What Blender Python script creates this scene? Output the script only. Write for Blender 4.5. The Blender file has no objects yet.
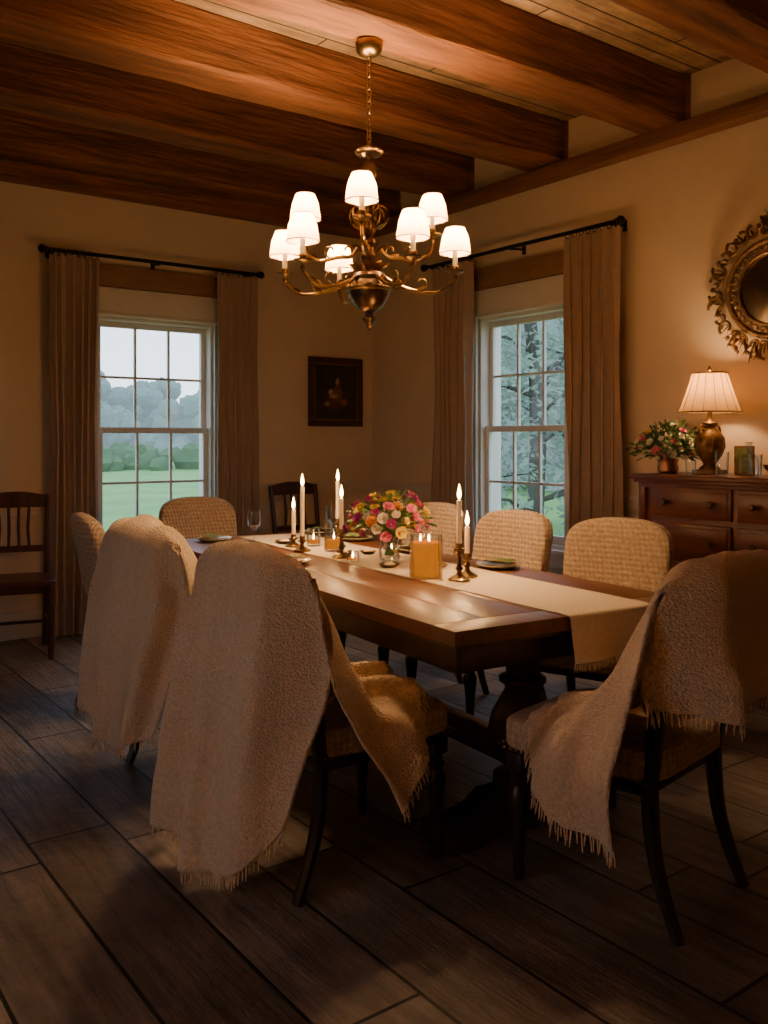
import bpy, bmesh, math, random
from mathutils import Vector, Matrix, noise
random.seed(7)
R = math.radians
PI = math.pi

# ------------------------------------------------------------------ materials
def newmat(name):
    m = bpy.data.materials.new(name); m.use_nodes = True
    nt = m.node_tree; nt.nodes.clear()
    out = nt.nodes.new('ShaderNodeOutputMaterial')
    return m, nt, out
def N(nt, typ, **kw):
    n = nt.nodes.new(typ)
    for k, v in kw.items():
        if k in n.inputs: n.inputs[k].default_value = v
        else: setattr(n, k, v)
    return n
def col(c): return (c[0], c[1], c[2], 1.0)
def ramp(nt, fac, stops):
    r = nt.nodes.new('ShaderNodeValToRGB')
    while len(r.color_ramp.elements) < len(stops): r.color_ramp.elements.new(0.5)
    for e, (p, c) in zip(r.color_ramp.elements, stops):
        e.position = p; e.color = col(c)
    nt.links.new(fac, r.inputs[0]); return r.outputs[0]
def coords(nt, scale=(1,1,1), rot=(0,0,0), kind='Object'):
    tc = nt.nodes.new('ShaderNodeTexCoord'); mp = nt.nodes.new('ShaderNodeMapping')
    mp.inputs['Scale'].default_value = scale; mp.inputs['Rotation'].default_value = rot
    nt.links.new(tc.outputs[kind], mp.inputs[0]); return mp.outputs[0]
def mth(nt, op, a, b=None, c=None):
    n = nt.nodes.new('ShaderNodeMath'); n.operation = op
    for i, x in enumerate((a, b, c)):
        if x is None: continue
        if isinstance(x, (int, float)): n.inputs[i].default_value = x
        else: nt.links.new(x, n.inputs[i])
    return n.outputs[0]
def pmat(name, c1, c2=None, rough=0.5, metal=0.0, nscale=6.0, stretch=(1,1,1), bump=0.0, bscale=None,
         bdist=0.01, sheen=0.0, emit=None, estr=0.0, sss=0.0, voro=0.0, vscale=60, spec=0.5, diamond=0.0, coat=0.0):
    m, nt, out = newmat(name)
    b = N(nt, 'ShaderNodeBsdfPrincipled')
    b.inputs['Roughness'].default_value = rough; b.inputs['Metallic'].default_value = metal
    b.inputs['Specular IOR Level'].default_value = spec
    if c2 is None: c2 = tuple(x*0.8 for x in c1)
    v = coords(nt, stretch)
    nz = N(nt, 'ShaderNodeTexNoise', Scale=nscale, Detail=5.0, Roughness=0.6)
    nt.links.new(v, nz.inputs['Vector'])
    fac = nz.outputs['Fac']
    dia = None
    if diamond:
        sp = N(nt, 'ShaderNodeSeparateXYZ'); nt.links.new(v, sp.inputs[0])
        k = 2*PI/diamond
        h_ = mth(nt, 'ADD', sp.outputs['X'], sp.outputs['Y'])
        a1 = mth(nt, 'SINE', mth(nt, 'MULTIPLY', mth(nt, 'ADD', h_, sp.outputs['Z']), k))
        a2 = mth(nt, 'SINE', mth(nt, 'MULTIPLY', mth(nt, 'SUBTRACT', h_, sp.outputs['Z']), k))
        dia = mth(nt, 'MULTIPLY', a1, a2)
        fac = mth(nt, 'MULTIPLY_ADD', dia, 0.10, fac)
    cc = ramp(nt, fac, [(0.3, c2), (0.7, c1)])
    nt.links.new(cc, b.inputs['Base Color'])
    if bump or voro:
        bn = N(nt, 'ShaderNodeTexNoise', Scale=bscale or nscale*4, Detail=4.0)
        nt.links.new(v, bn.inputs['Vector'])
        h = bn.outputs['Fac']
        if voro:
            vo = N(nt, 'ShaderNodeTexVoronoi', Scale=vscale); nt.links.new(v, vo.inputs['Vector'])
            h = mth(nt, 'MULTIPLY_ADD', vo.outputs['Distance'], -voro, h)
        if dia is not None: h = mth(nt, 'MULTIPLY_ADD', dia, 0.5, h)
        bp = N(nt, 'ShaderNodeBump', Strength=max(bump, 0.3 if voro else 0), Distance=bdist)
        nt.links.new(h, bp.inputs['Height']); nt.links.new(bp.outputs[0], b.inputs['Normal'])
    if sheen: b.inputs['Sheen Weight'].default_value = sheen
    if coat: b.inputs['Coat Weight'].default_value = coat; b.inputs['Coat Roughness'].default_value = 0.25
    if sss:
        b.inputs['Subsurface Weight'].default_value = sss; b.inputs['Subsurface Radius'].default_value = (0.03, 0.012, 0.005)
    if emit:
        b.inputs['Emission Color'].default_value = col(emit); b.inputs['Emission Strength'].default_value = estr
    nt.links.new(b.outputs[0], out.inputs[0]); return m
def wood(name, c1, c2, axis='x', rough=0.4, scale=1.0, bump=0.15, coat=0.0):
    s = {'x': (0.6, 9, 9), 'y': (9, 0.6, 9), 'z': (9, 9, 0.6)}[axis]
    return pmat(name, c1, c2, rough, nscale=2.2*scale, stretch=s, bump=bump, bscale=6*scale, bdist=0.004, coat=coat)
def thin_glass(name, g=0.1, tint=(0.95, 0.97, 1.0)):
    m, nt, out = newmat(name)
    t = N(nt, 'ShaderNodeBsdfTransparent'); t.inputs[0].default_value = col(tint)
    gl = N(nt, 'ShaderNodeBsdfGlossy', Roughness=0.03)
    mx = N(nt, 'ShaderNodeMixShader')
    lw = N(nt, 'ShaderNodeLayerWeight', Blend=0.25)
    f = mth(nt, 'MULTIPLY_ADD', lw.outputs['Fresnel'], 0.5, g*0.4)
    nt.links.new(f, mx.inputs[0])
    nt.links.new(t.outputs[0], mx.inputs[1]); nt.links.new(gl.outputs[0], mx.inputs[2]); nt.links.new(mx.outputs[0], out.inputs[0])
    return m
def emat(name, c, s):
    m, nt, out = newmat(name); e = N(nt, 'ShaderNodeEmission', Strength=s); e.inputs[0].default_value = col(c)
    nt.links.new(e.outputs[0], out.inputs[0]); return m
def shade_mat(name, c, e, dc=(0.85, 0.7, 0.5), tcol=(0.9, 0.72, 0.5), mixf=0.5):
    m, nt, out = newmat(name)
    d = N(nt, 'ShaderNodeBsdfDiffuse'); d.inputs[0].default_value = col(dc)
    t = N(nt, 'ShaderNodeBsdfTranslucent'); t.inputs[0].default_value = col(tcol)
    mx = N(nt, 'ShaderNodeMixShader'); mx.inputs[0].default_value = mixf
    em = N(nt, 'ShaderNodeEmission', Strength=e); em.inputs[0].default_value = col(c)
    ad = N(nt, 'ShaderNodeAddShader')
    nt.links.new(d.outputs[0], mx.inputs[1]); nt.links.new(t.outputs[0], mx.inputs[2])
    nt.links.new(mx.outputs[0], ad.inputs[0]); nt.links.new(em.outputs[0], ad.inputs[1]); nt.links.new(ad.outputs[0], out.inputs[0])
    return m
def plank_mat(name, c1, c2, mortar, bw, rh, rough, rotz, bump=0.4, ms=0.006, grain=0.5):
    m, nt, out = newmat(name)
    b = N(nt, 'ShaderNodeBsdfPrincipled')
    v = coords(nt, (1, 1, 1), (0, 0, rotz))
    br = N(nt, 'ShaderNodeTexBrick'); br.offset = 0.37; br.offset_frequency = 2; br.squash = 1.25; br.squash_frequency = 3
    br.inputs['Scale'].default_value = 1.0; br.inputs['Brick Width'].default_value = bw; br.inputs['Row Height'].default_value = rh
    br.inputs['Mortar Size'].default_value = ms; br.inputs['Mortar Smooth'].default_value = 0.3
    br.inputs['Color1'].default_value = col(c1); br.inputs['Color2'].default_value = col(c2); br.inputs['Mortar'].default_value = col(mortar)
    nt.links.new(v, br.inputs['Vector'])
    mp = N(nt, 'ShaderNodeMapping'); mp.inputs['Scale'].default_value = (1.0, 10, 4); nt.links.new(v, mp.inputs[0])
    nz = N(nt, 'ShaderNodeTexNoise', Scale=2.5, Detail=7.0, Roughness=0.7); nt.links.new(mp.outputs[0], nz.inputs['Vector'])
    g = ramp(nt, nz.outputs['Fac'], [(0.3, (1-grain,)*3), (0.75, (1.25,)*3)])
    mx = N(nt, 'ShaderNodeMix', data_type='RGBA', blend_type='MULTIPLY'); mx.inputs[0].default_value = 1.0
    nt.links.new(br.outputs['Color'], mx.inputs[6]); nt.links.new(g, mx.inputs[7])
    nl = N(nt, 'ShaderNodeTexNoise', Scale=4.0, Detail=6.0, Roughness=0.65); nt.links.new(v, nl.inputs['Vector'])
    g2 = ramp(nt, nl.outputs['Fac'], [(0.35, (.60,)*3), (0.65, (1.2,)*3)])
    m2 = N(nt, 'ShaderNodeMix', data_type='RGBA', blend_type='MULTIPLY'); m2.inputs[0].default_value = 1.0
    nt.links.new(mx.outputs[2], m2.inputs[6]); nt.links.new(g2, m2.inputs[7]); nt.links.new(m2.outputs[2], b.inputs['Base Color'])
    rr = N(nt, 'ShaderNodeMapRange'); rr.inputs[3].default_value = rough-0.14; rr.inputs[4].default_value = rough+0.2
    nt.links.new(nl.outputs['Fac'], rr.inputs[0]); nt.links.new(rr.outputs[0], b.inputs['Roughness'])
    h = mth(nt, 'MULTIPLY_ADD', br.outputs['Fac'], -1.6, mth(nt, 'ADD', nz.outputs['Fac'], mth(nt, 'MULTIPLY', nl.outputs['Fac'], 1.6)))
    bp = N(nt, 'ShaderNodeBump', Strength=bump, Distance=0.010); nt.links.new(h, bp.inputs['Height']); nt.links.new(bp.outputs[0], b.inputs['Normal'])
    nt.links.new(b.outputs[0], out.inputs[0]); return m

M = {}
M['wall'] = pmat('plaster', (0.77, 0.63, 0.455), (0.71, 0.575, 0.41), 0.9, nscale=3, bump=0.15, bscale=40, bdist=0.003)
M['trim'] = pmat('cream_trim', (0.74, 0.63, 0.48), (0.68, 0.58, 0.44), 0.55, nscale=4)
M['sash'] = pmat('sash_white', (0.75, 0.72, 0.66), (0.68, 0.65, 0.60), 0.5, nscale=4)
M['floor'] = plank_mat('floor_planks', (0.150, 0.122, 0.102), (0.31, 0.258, 0.216), (0.006, 0.005, 0.004), 1.2, 0.265, 0.44, R(90), 1.0, 0.006, 0.62)
M['ceil'] = plank_mat('ceiling_boards', (0.56, 0.38, 0.22), (0.43, 0.285, 0.16), (0.03, 0.015, 0.008), 3.2, 0.13, 0.75, 0, 0.5, 0.006)
M['beam'] = pmat('beam_wood', (0.32, 0.125, 0.042), (0.09, 0.033, 0.012), 0.65, nscale=2.6, stretch=(0.5, 5, 5), bump=1.0, bscale=6, bdist=0.025)
M['beamy'] = pmat('beam_wood_y', (0.30, 0.14, 0.06), (0.14, 0.06, 0.026), 0.6, nscale=2.4, stretch=(6, 0.5, 6), bump=0.7, bscale=7, bdist=0.014)
M['lintel'] = pmat('lintel_wood', (0.32, 0.19, 0.095), (0.21, 0.115, 0.058), 0.6, nscale=2.5, stretch=(1, 1, 8), bump=0.3)
M['dark'] = wood('dark_walnut', (0.030, 0.016, 0.010), (0.014, 0.008, 0.005), 'z', 0.3)
M['tabletop'] = wood('table_top_wood', (0.19, 0.074, 0.027), (0.09, 0.033, 0.012), 'y', 0.38, 1.3, 0.05)
M['tableleg'] = wood('table_leg_wood', (0.05, 0.022, 0.011), (0.025, 0.011, 0.006), 'z', 0.35)
M['mahog'] = wood('mahogany', (0.18, 0.050, 0.020), (0.09, 0.023, 0.010), 'y', 0.3)
M['sidechair'] = wood('side_chair_wood', (0.10, 0.032, 0.014), (0.045, 0.014, 0.007), 'z', 0.35)
M['boucle'] = pmat('woven_upholstery', (0.62, 0.46, 0.30), (0.38, 0.27, 0.17), 0.95, nscale=60, bump=0.8, bscale=170, bdist=0.006, sheen=0.1, diamond=0.045)
M['throw'] = pmat('knit_throw', (0.82, 0.62, 0.42), (0.64, 0.475, 0.31), 0.95, nscale=90, bump=1.0, bscale=220, bdist=0.005, sheen=0.05, voro=1.0, vscale=130)
M['runner'] = pmat('linen_runner', (0.76, 0.64, 0.47), (0.64, 0.53, 0.38), 0.9, nscale=80, bump=0.5, bscale=220, bdist=0.003)
M['curtain'] = pmat('linen_curtain', (0.42, 0.31, 0.235), (0.35, 0.255, 0.19), 0.9, nscale=60, stretch=(1, 1, .3), bump=0.3, bscale=200, bdist=0.003, sheen=0.1)
M['iron'] = pmat('black_iron', (0.02, 0.018, 0.016), None, 0.45, 0.7)
M['brass'] = pmat('aged_brass', (0.46, 0.30, 0.13), (0.18, 0.11, 0.045), 0.30, 1.0, nscale=25, bump=0.2, bscale=60, bdist=0.002)
M['bronze'] = pmat('dark_bronze', (0.20, 0.12, 0.06), (0.07, 0.042, 0.024), 0.30, 0.9, nscale=25, bump=0.2, bscale=50, bdist=0.002)
M['gilt'] = pmat('old_gilt', (0.34, 0.20, 0.085), (0.10, 0.055, 0.025), 0.45, 0.6, nscale=30, bump=0.5, bscale=70, bdist=0.004)
M['nail'] = pmat('nailheads', (0.4, 0.24, 0.1), None, 0.3, 1.0)
M['shade'] = shade_mat('chandelier_shade', (1.0, 0.62, 0.28), 0.9, (0.62, 0.44, 0.25), (0.60, 0.40, 0.20), 0.5)
M['lshade'] = shade_mat('lamp_shade', (1.0, 0.50, 0.18), 0.12, (0.36, 0.24, 0.11), (0.46, 0.27, 0.09), 0.5)
M['bulb'] = emat('bulb_glow', (1.0, 0.7, 0.4), 14)
M['flame'] = emat('flame', (1.0, 0.58, 0.18), 42)
M['wax'] = pmat('ivory_wax', (0.80, 0.64, 0.42), (0.75, 0.59, 0.39), 0.4, sss=0.3, emit=(1.0, 0.55, 0.22), estr=0.2)  # low emission imitates flame light glowing through the wax
M['waxglow'] = pmat('pillar_wax', (0.10, 0.025, 0.004), (0.08, 0.018, 0.003), 0.9, emit=(1.0, 0.27, 0.015), estr=0.62, spec=0.05)  # orange emission stands in for flame light scattered inside the wax
M['glass'] = thin_glass('clear_glass', 0.05)
M['pane'] = thin_glass('window_pane', 0.04, (0.97, 0.985, 1.0))
M['mirror'] = pmat('mirror_silver', (0.7, 0.68, 0.62), (0.6, 0.58, 0.52), 0.12, 1.0)
M['china'] = pmat('glazed_plate', (0.48, 0.46, 0.32), (0.38, 0.37, 0.25), 0.2)
M['green'] = pmat('green_napkin', (0.22, 0.27, 0.09), (0.11, 0.15, 0.05), 0.8, nscale=20)
M['leaf'] = pmat('leaf_green', (0.13, 0.24, 0.06), (0.055, 0.12, 0.03), 0.5, nscale=20)
FL = [pmat('petal_pink', (0.85, 0.25, 0.42), (0.68, 0.13, 0.28), 0.6), pmat('petal_magenta', (0.55, 0.05, 0.34), None, 0.6),
      pmat('petal_yellow', (0.90, 0.70, 0.10), None, 0.6), pmat('petal_cream', (0.92, 0.87, 0.74), None, 0.6),
      pmat('petal_orange', (0.85, 0.40, 0.08), None, 0.6)]
M['copper'] = pmat('old_copper', (0.45, 0.2, 0.1), (0.3, 0.13, 0.06), 0.35, 0.9)

# ------------------------------------------------------------------ geometry accumulator
_boxcache = {}
class G:
    def __init__(s): s.v = []; s.f = []; s.m = []
    def add(s, vs, fs, m=0, mx=None):
        o = len(s.v)
        for p in vs:
            p = Vector(p)
            s.v.append(mx @ p if mx else p)
        for f in fs: s.f.append([i+o for i in f]); s.m.append(m)
        return s
    def box(s, c, size, m=0, bev=0.004, rot=None):
        bm = bmesh.new(); bmesh.ops.create_cube(bm, size=1.0)
        for v in bm.verts: v.co = Vector((v.co.x*size[0], v.co.y*size[1], v.co.z*size[2]))
        if bev:
            b = min(bev, min(size)*0.4)
            bmesh.ops.bevel(bm, geom=list(bm.edges), offset=b, segments=2, profile=0.6, affect='EDGES')
        mx = Matrix.Translation(c)
        if rot is not None: mx = mx @ rot
        bm.verts.index_update()
        s.add([v.co.copy() for v in bm.verts], [[v.index for v in f.verts] for f in bm.faces], m, mx); bm.free()
    def lathe(s, prof, o=(0, 0, 0), m=0, seg=24, mx=None, closed=True, star=0, starn=12):
        vs = []; fs = []
        n = len(prof)
        for r, z in prof:
            for i in range(seg):
                a = 2*PI*i/seg; rr = r*(1+star*math.cos(starn*a))
                vs.append(Vector((rr*math.cos(a), rr*math.sin(a), z)))
        for j in range(n-1):
            for i in range(seg):
                k = (i+1) % seg
                fs.append([j*seg+i, j*seg+k, (j+1)*seg+k, (j+1)*seg+i])
        if closed:
            fs.append(list(range(seg))[::-1]); fs.append([(n-1)*seg+i for i in range(seg)])
        T = Matrix.Translation(o)
        s.add(vs, fs, m, (mx @ T) if mx else T)
    def tube(s, pts, r, m=0, seg=8, cap=True, flat=None):
        pts = [Vector(p) for p in pts]; n = len(pts)
        rs = r if isinstance(r, (list, tuple)) else [r]*n
        up = None; vs = []; fs = []
        for i, p in enumerate(pts):
            t = (pts[min(i+1, n-1)]-pts[max(i-1, 0)])
            if t.length < 1e-9: t = Vector((0, 0, 1))
            t.normalize()
            if up is None:
                up = Vector((0, 0, 1)) if abs(t.z) < 0.9 else Vector((1, 0, 0))
                up = (up - t*up.dot(t)).normalized()
            else:
                up = (up - t*up.dot(t))
                up = up.normalized() if up.length > 1e-6 else t.orthogonal().normalized()
            sd = t.cross(up)
            for k in range(seg):
                a = 2*PI*(k+0.5)/seg
                vs.append(p + (up*math.cos(a) + sd*math.sin(a)*(flat or 1))*rs[i])
        for i in range(n-1):
            for k in range(seg):
                l = (k+1) % seg
                fs.append([i*seg+k, i*seg+l, (i+1)*seg+l, (i+1)*seg+k])
        if cap: fs.append(list(range(seg))[::-1]); fs.append([(n-1)*seg+k for k in range(seg)])
        s.add(vs, fs, m)
    def rbox(s, half, n=6, cuts=14, m=0, warp=None, mx=None):
        key = (n, cuts)
        if key not in _boxcache:
            bm = bmesh.new(); bmesh.ops.create_cube(bm, size=2.0)
            bmesh.ops.subdivide_edges(bm, edges=list(bm.edges), cuts=cuts, use_grid_fill=True)
            bm.verts.index_update()
            vv = []
            for v in bm.verts:
                p = v.co; mxx = max(abs(p.x), abs(p.y), abs(p.z))
                q = (abs(p.x)**n+abs(p.y)**n+abs(p.z)**n)**(1/n)
                vv.append(p*(mxx/q))
            _boxcache[key] = (vv, [[v.index for v in f.verts] for f in bm.faces]); bm.free()
        vv, ff = _boxcache[key]
        out = []
        for p in vv:
            q = Vector((p.x*half[0], p.y*half[1], p.z*half[2]))
            if warp: q = warp(q)
            out.append(q)
        s.add(out, ff, m, mx)
    def sph(s, c, r, m=0, seg=12, rings=8, mx=None):
        r = r if isinstance(r, (tuple, list)) else (r, r, r)
        vs = []; fs = []
        for j in range(rings+1):
            t = PI*j/rings; 
            for i in range(seg):
                a = 2*PI*i/seg
                vs.append(Vector((c[0]+r[0]*math.sin(t)*math.cos(a), c[1]+r[1]*math.sin(t)*math.sin(a), c[2]-r[2]*math.cos(t))))
        for j in range(rings):
            for i in range(seg):
                k = (i+1) % seg; fs.append([j*seg+i, j*seg+k, (j+1)*seg+k, (j+1)*seg+i])
        s.add(vs, fs, m, mx)
    def build(s, name, mats, parent=None, loc=(0, 0, 0), rz=0.0, ang=38, smooth=True):
        me = bpy.data.meshes.new(name); me.from_pydata([tuple(v) for v in s.v], [], s.f)
        for mt in mats: me.materials.append(mt)
        me.polygons.foreach_set('material_index', s.m)
        me.validate()
        me.polygons.foreach_set('use_smooth', [smooth]*len(me.polygons))
        if smooth: me.set_sharp_from_angle(angle=R(ang))
        ob = bpy.data.objects.new(name, me); bpy.context.scene.collection.objects.link(ob)
        ob.location = loc; ob.rotation_euler = (0, 0, rz)
        if parent: ob.parent = parent
        return ob
def empty(name, loc=(0, 0, 0), rz=0):
    e = bpy.data.objects.new(name, None); bpy.context.scene.collection.objects.link(e)
    e.location = loc; e.rotation_euler = (0, 0, rz); e.empty_display_size = 0.1; return e
def cr(p0, p1, p2, p3, t):
    return 0.5*((2*p1)+(p2-p0)*t+(2*p0-5*p1+4*p2-p3)*t*t+(3*p1-p0-3*p2+p3)*t*t*t)
def smooth_path(pts, k=6):
    pts = [Vector(p) for p in pts]; out = []
    for i in range(len(pts)-1):
        a = pts[max(i-1, 0)]; b = pts[i]; c = pts[i+1]; d = pts[min(i+2, len(pts)-1)]
        for j in range(k): out.append(cr(a, b, c, d, j/k))
    out.append(pts[-1]); return out
def light(name, loc, power, color, size=0.03, parent=None):
    l = bpy.data.lights.new(name, 'POINT'); l.energy = power; l.color = color; l.shadow_soft_size = size
    o = bpy.data.objects.new(name, l); bpy.context.scene.collection.objects.link(o); o.location = loc
    if parent: o.parent = parent
    return o

# ------------------------------------------------------------------ room shell
XR, YB, XL, YF, H = 4.42, 6.14, -1.7, -1.8, 3.37
T = 0.22
def wall_with_holes(name, axis, pos, a0, a1, holes, outward):
    g = G(); th = T
    c = pos + outward*th/2
    def put(u0, u1, z0, z1):
        if u1-u0 < 1e-4 or z1-z0 < 1e-4: return
        if axis == 'y': g.box(((u0+u1)/2, c, (z0+z1)/2), (u1-u0, th, z1-z0), 0, 0)
        else: g.box((c, (u0+u1)/2, (z0+z1)/2), (th, u1-u0, z1-z0), 0, 0)
    u = a0
    for (h0, h1, z0, z1) in sorted(holes):
        put(u, h0, 0, H); put(h0, h1, 0, z0); put(h0, h1, z1, H); u = h1
    put(u, a1, 0, H)
    return g.build(name, [M['wall']], smooth=False)
WB = (2.085, 2.965, 0.58, 2.16)
WR = (3.975, 4.83, 0.58, 2.18)
wall_with_holes('wall_back', 'y', YB, XL-T, XR+T, [WB], 1)
wall_with_holes('wall_right', 'x', XR, YF, YB, [WR], 1)
wall_with_holes('wall_left', 'x', XL, YF, YB, [(1.6, 2.6, .58, 2.15)], -1)
wall_with_holes('wall_front', 'y', YF, XL-T, XR+T, [], -1)
g = G(); g.box(((XL+XR)/2, (YF+YB)/2, -0.06), (XR-XL+2*T, YB-YF+2*T, 0.12), 0, 0); g.build('floor', [M['floor']], smooth=False)
g = G(); g.box(((XL+XR)/2, (YF+YB)/2, H+0.05), (XR-XL+2*T, YB-YF+2*T, 0.1), 0, 0); g.build('ceiling', [M['ceil']], smooth=False)
BZ = 3.09
def wavy_beam(name, x0, x1, y, w, z0, z1, mat):
    g = G(); n = 60; vs = []; fs = []
    for i in range(n+1):
        x = x0+(x1-x0)*i/n
        for (sy, sz) in [(-1, 0), (-1, 1), (1, 1), (1, 0)]:
            j = 0.014*noise.noise(Vector((x*1.3, y*3+sy, sz*5)))+.006*noise.noise(Vector((x*5, y*3+sy, sz*5)))
            k = 0.018*noise.noise(Vector((x*1.1+9, y*3+sy, sz*5)))+.007*noise.noise(Vector((x*5+9, y*3+sy, sz*5)))
            vs.append((x, y+sy*w/2+j, z0+k if sz == 0 else z1))
    for i in range(n):
        for a in range(4):
            b = (a+1) % 4; fs.append([i*4+a, i*4+b, i*4+4+b, i*4+4+a])
    fs.append([0, 1, 2, 3]); fs.append([n*4+3, n*4+2, n*4+1, n*4])
    g.add(vs, fs); ob = g.build(name, [mat], ang=50)
    bv = ob.modifiers.new('b', 'BEVEL'); bv.width = 0.02; bv.segments = 2; bv.limit_method = 'ANGLE'
    return ob
for i, y in enumerate([-0.46, 0.46, 1.38, 2.28, 3.21, 4.12, 5.02, 5.90]):
    wavy_beam('beam_%d' % i, XL, XR-0.002, y, 0.27, BZ, H+0.01, M['beam'])
g = G(); g.box((XR-0.05, (YF+YB)/2, BZ-0.05), (0.10, YB-YF, 0.095), 0, 0.012); g.build('trim_1', [M['beamy']])
g = G(); g.box(((XL+XR)/2-0.05, YB-0.06, BZ-0.06), (XR-XL-0.1, 0.12, 0.12), 0, 0.012); g.build('trim_2', [M['beam']])
def rail(name, axis, pos, a0, a1, sgn, z, h, d):
    g = G()
    for (zz, hh, dd) in [(z, h, d), (z+h*0.45, h*0.3, d*1.5)]:
        c = pos-sgn*dd/2
        if axis == 'y': g.box(((a0+a1)/2, c, zz), (a1-a0, dd, hh), 0, 0.004)
        else: g.box((c, (a0+a1)/2, zz), (dd, a1-a0, hh), 0, 0.004)
    return g.build(name, [M['trim']])
rail('trim_3', 'y', YB, XL, WB[0]-0.1, 1, 0.92, 0.07, 0.022)
rail('trim_4', 'y', YB, WB[1]+0.1, XR, 1, 0.92, 0.07, 0.022)
rail('trim_5', 'x', XR, YF, WR[0]-0.1, 1, 0.92, 0.07, 0.022)
rail('trim_6', 'x', XR, WR[1]+0.1, YB, 1, 0.92, 0.07, 0.022)
rail('baseboard_back', 'y', YB, XL, XR, 1, 0.08, 0.16, 0.02)
rail('baseboard_right', 'x', XR, YF, YB, 1, 0.08, 0.16, 0.02)
rail('baseboard_left', 'x', XL, YF, YB, -1, 0.08, 0.16, 0.02)
g = G()
def panelframe(g, axis, pos, a0, a1, z0, z1):
    for (b0, b1, c0, c1) in [(a0, a1, z0, z0+.025), (a0, a1, z1-.025, z1), (a0, a0+.025, z0, z1), (a1-.025, a1, z0, z1)]:
        if axis == 'y': g.box(((b0+b1)/2, pos-0.007, (c0+c1)/2), (b1-b0, .014, c1-c0), 0, 0.004)
        else: g.box((pos-0.007, (b0+b1)/2, (c0+c1)/2), (.014, b1-b0, c1-c0), 0, 0.004)
x = XL+0.1
while x < 4.2:
    if x+0.62 < WB[0]-0.1 or x > WB[1]+0.1: panelframe(g, 'y', YB, x, x+0.6, 0.24, 0.82)
    x += 0.7
x = -1.6
while x < 5.5:
    if x+0.62 < WR[0]-0.1 or x > WR[1]+0.05: panelframe(g, 'x', XR, x, x+0.6, 0.24, 0.82)
    x += 0.7
g.build('trim_7', [M['trim']])

# ------------------------------------------------------------------ windows
def window(name, cx, w, z0, z1, loc, rz, header=True):
    g = G(); h = z1-z0; hw = w/2
    for sx in (-1, 1): g.box((sx*(hw-0.012), 0.11, z0+h/2), (0.024, 0.20, h), 0, 0.003)
    g.box((0, 0.11, z1-0.012), (w-.05, 0.20, 0.024), 0, 0.003); g.box((0, 0.11, z0+0.012), (w-.05, 0.20, 0.024), 0, 0.003)
    for sx in (-1, 1): g.box((sx*(hw+0.03), -0.012, z0+h/2+.03), (0.07, 0.024, h+0.12), 0, 0.006)
    g.box((0, -0.014, z1+0.10), (w+0.13, 0.028, 0.19), 0, 0.006)
    g.box((0, -0.02, z1+0.012), (w+0.14, 0.04, 0.024), 0, 0.005)
    g.box((0, -0.025, z0-0.015), (w+0.14, 0.06, 0.032), 0, 0.008)
    g.box((0, -0.012, z0-0.075), (w+0.12, 0.024, 0.085), 0, 0.006)
    zm = z0+h/2
    for k, (a, b, y) in enumerate([(z0+0.024, zm+0.018, 0.07), (zm-0.018, z1-0.024, 0.11)]):
        st = 0.036; W = w-0.048
        for sx in (-1, 1): g.box((sx*(W/2-st/2), y, (a+b)/2), (st, 0.034, b-a), 0, 0.003)
        g.box((0, y, b-0.02), (W-2*st, 0.034, 0.04), 0, 0.003); g.box((0, y, a+(0.028 if k == 0 else 0.02)), (W-2*st, 0.034, 0.056 if k == 0 else 0.04), 0, 0.003)
        iw = W-2*st
        for j in (1, 2): g.box((-iw/2+iw*j/3, y, (a+b)/2), (0.017, 0.024, b-a-.06), 0, 0.003)
        g.box((0, y, (a+b)/2), (iw, 0.022, 0.017), 0, 0.003)
        g.add([(-iw/2, y, a+.03), (iw/2, y, a+.03), (iw/2, y, b-.03), (-iw/2, y, b-.03)], [[0, 1, 2, 3]], 1)
    if header: g.box((0, -0.02, z1+0.275), (w+0.16, 0.045, 0.15), 2, 0.008)
    return g.build(name, [M['sash'], M['pane'], M['lintel']], loc=loc, rz=rz)
window('window_1', 0, WB[1]-WB[0], WB[2], WB[3], ((WB[0]+WB[1])/2, YB, 0), 0)
window('window_2', 0, WR[1]-WR[0], WR[2], WR[3], (XR, (WR[0]+WR[1])/2, 0), R(-90))
window('window_3', 0, 1.0, .58, 2.15, (XL, 2.1, 0), R(90))

# ------------------------------------------------------------------ curtains & rods
def curtain(name, w, ztop, loc, rz, seed, folds=6):
    g = G(); nx = 120; nz = 40; vs = []; fs = []
    for j in range(nz+1):
        t = j/nz; z = ztop*(1-t)+0.012*t
        wid = w*(1.0-0.06*math.sin(t*PI)+0.05*t)
        for i in range(nx+1):
            s = i/nx
            ph = 2*PI*folds*s+1.8*noise.noise(Vector((s*4, t*1.8, seed)))+seed
            amp = 0.033*(0.55+0.45*min(1, t*4))*(1+0.7*noise.noise(Vector((s*5, t*2, seed+4))))
            x = (s-0.5)*wid+0.012*math.sin(2*ph)+0.016*noise.noise(Vector((s*2, t*3, seed+8)))
            y = amp*math.sin(ph)+0.016*noise.noise(Vector((s*3, t*2.5, seed+2)))
            vs.append((x, y, z))
    for j in range(nz):
        for i in range(nx):
            a = j*(nx+1)+i; fs.append([a, a+1, a+nx+2, a+nx+1])
    g.add(vs, fs, 0)
    for i in range(8):
        x = (i/7-0.5)*w*0.94
        ring = [(x, 0.021*math.cos(2*PI*k/16), ztop+0.012+0.021*math.sin(2*PI*k/16)) for k in range(17)]
        g.tube(ring, 0.003, 1, 6, False)
    return g.build(name, [M['curtain'], M['iron']], loc=loc, rz=rz, ang=80)
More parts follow.
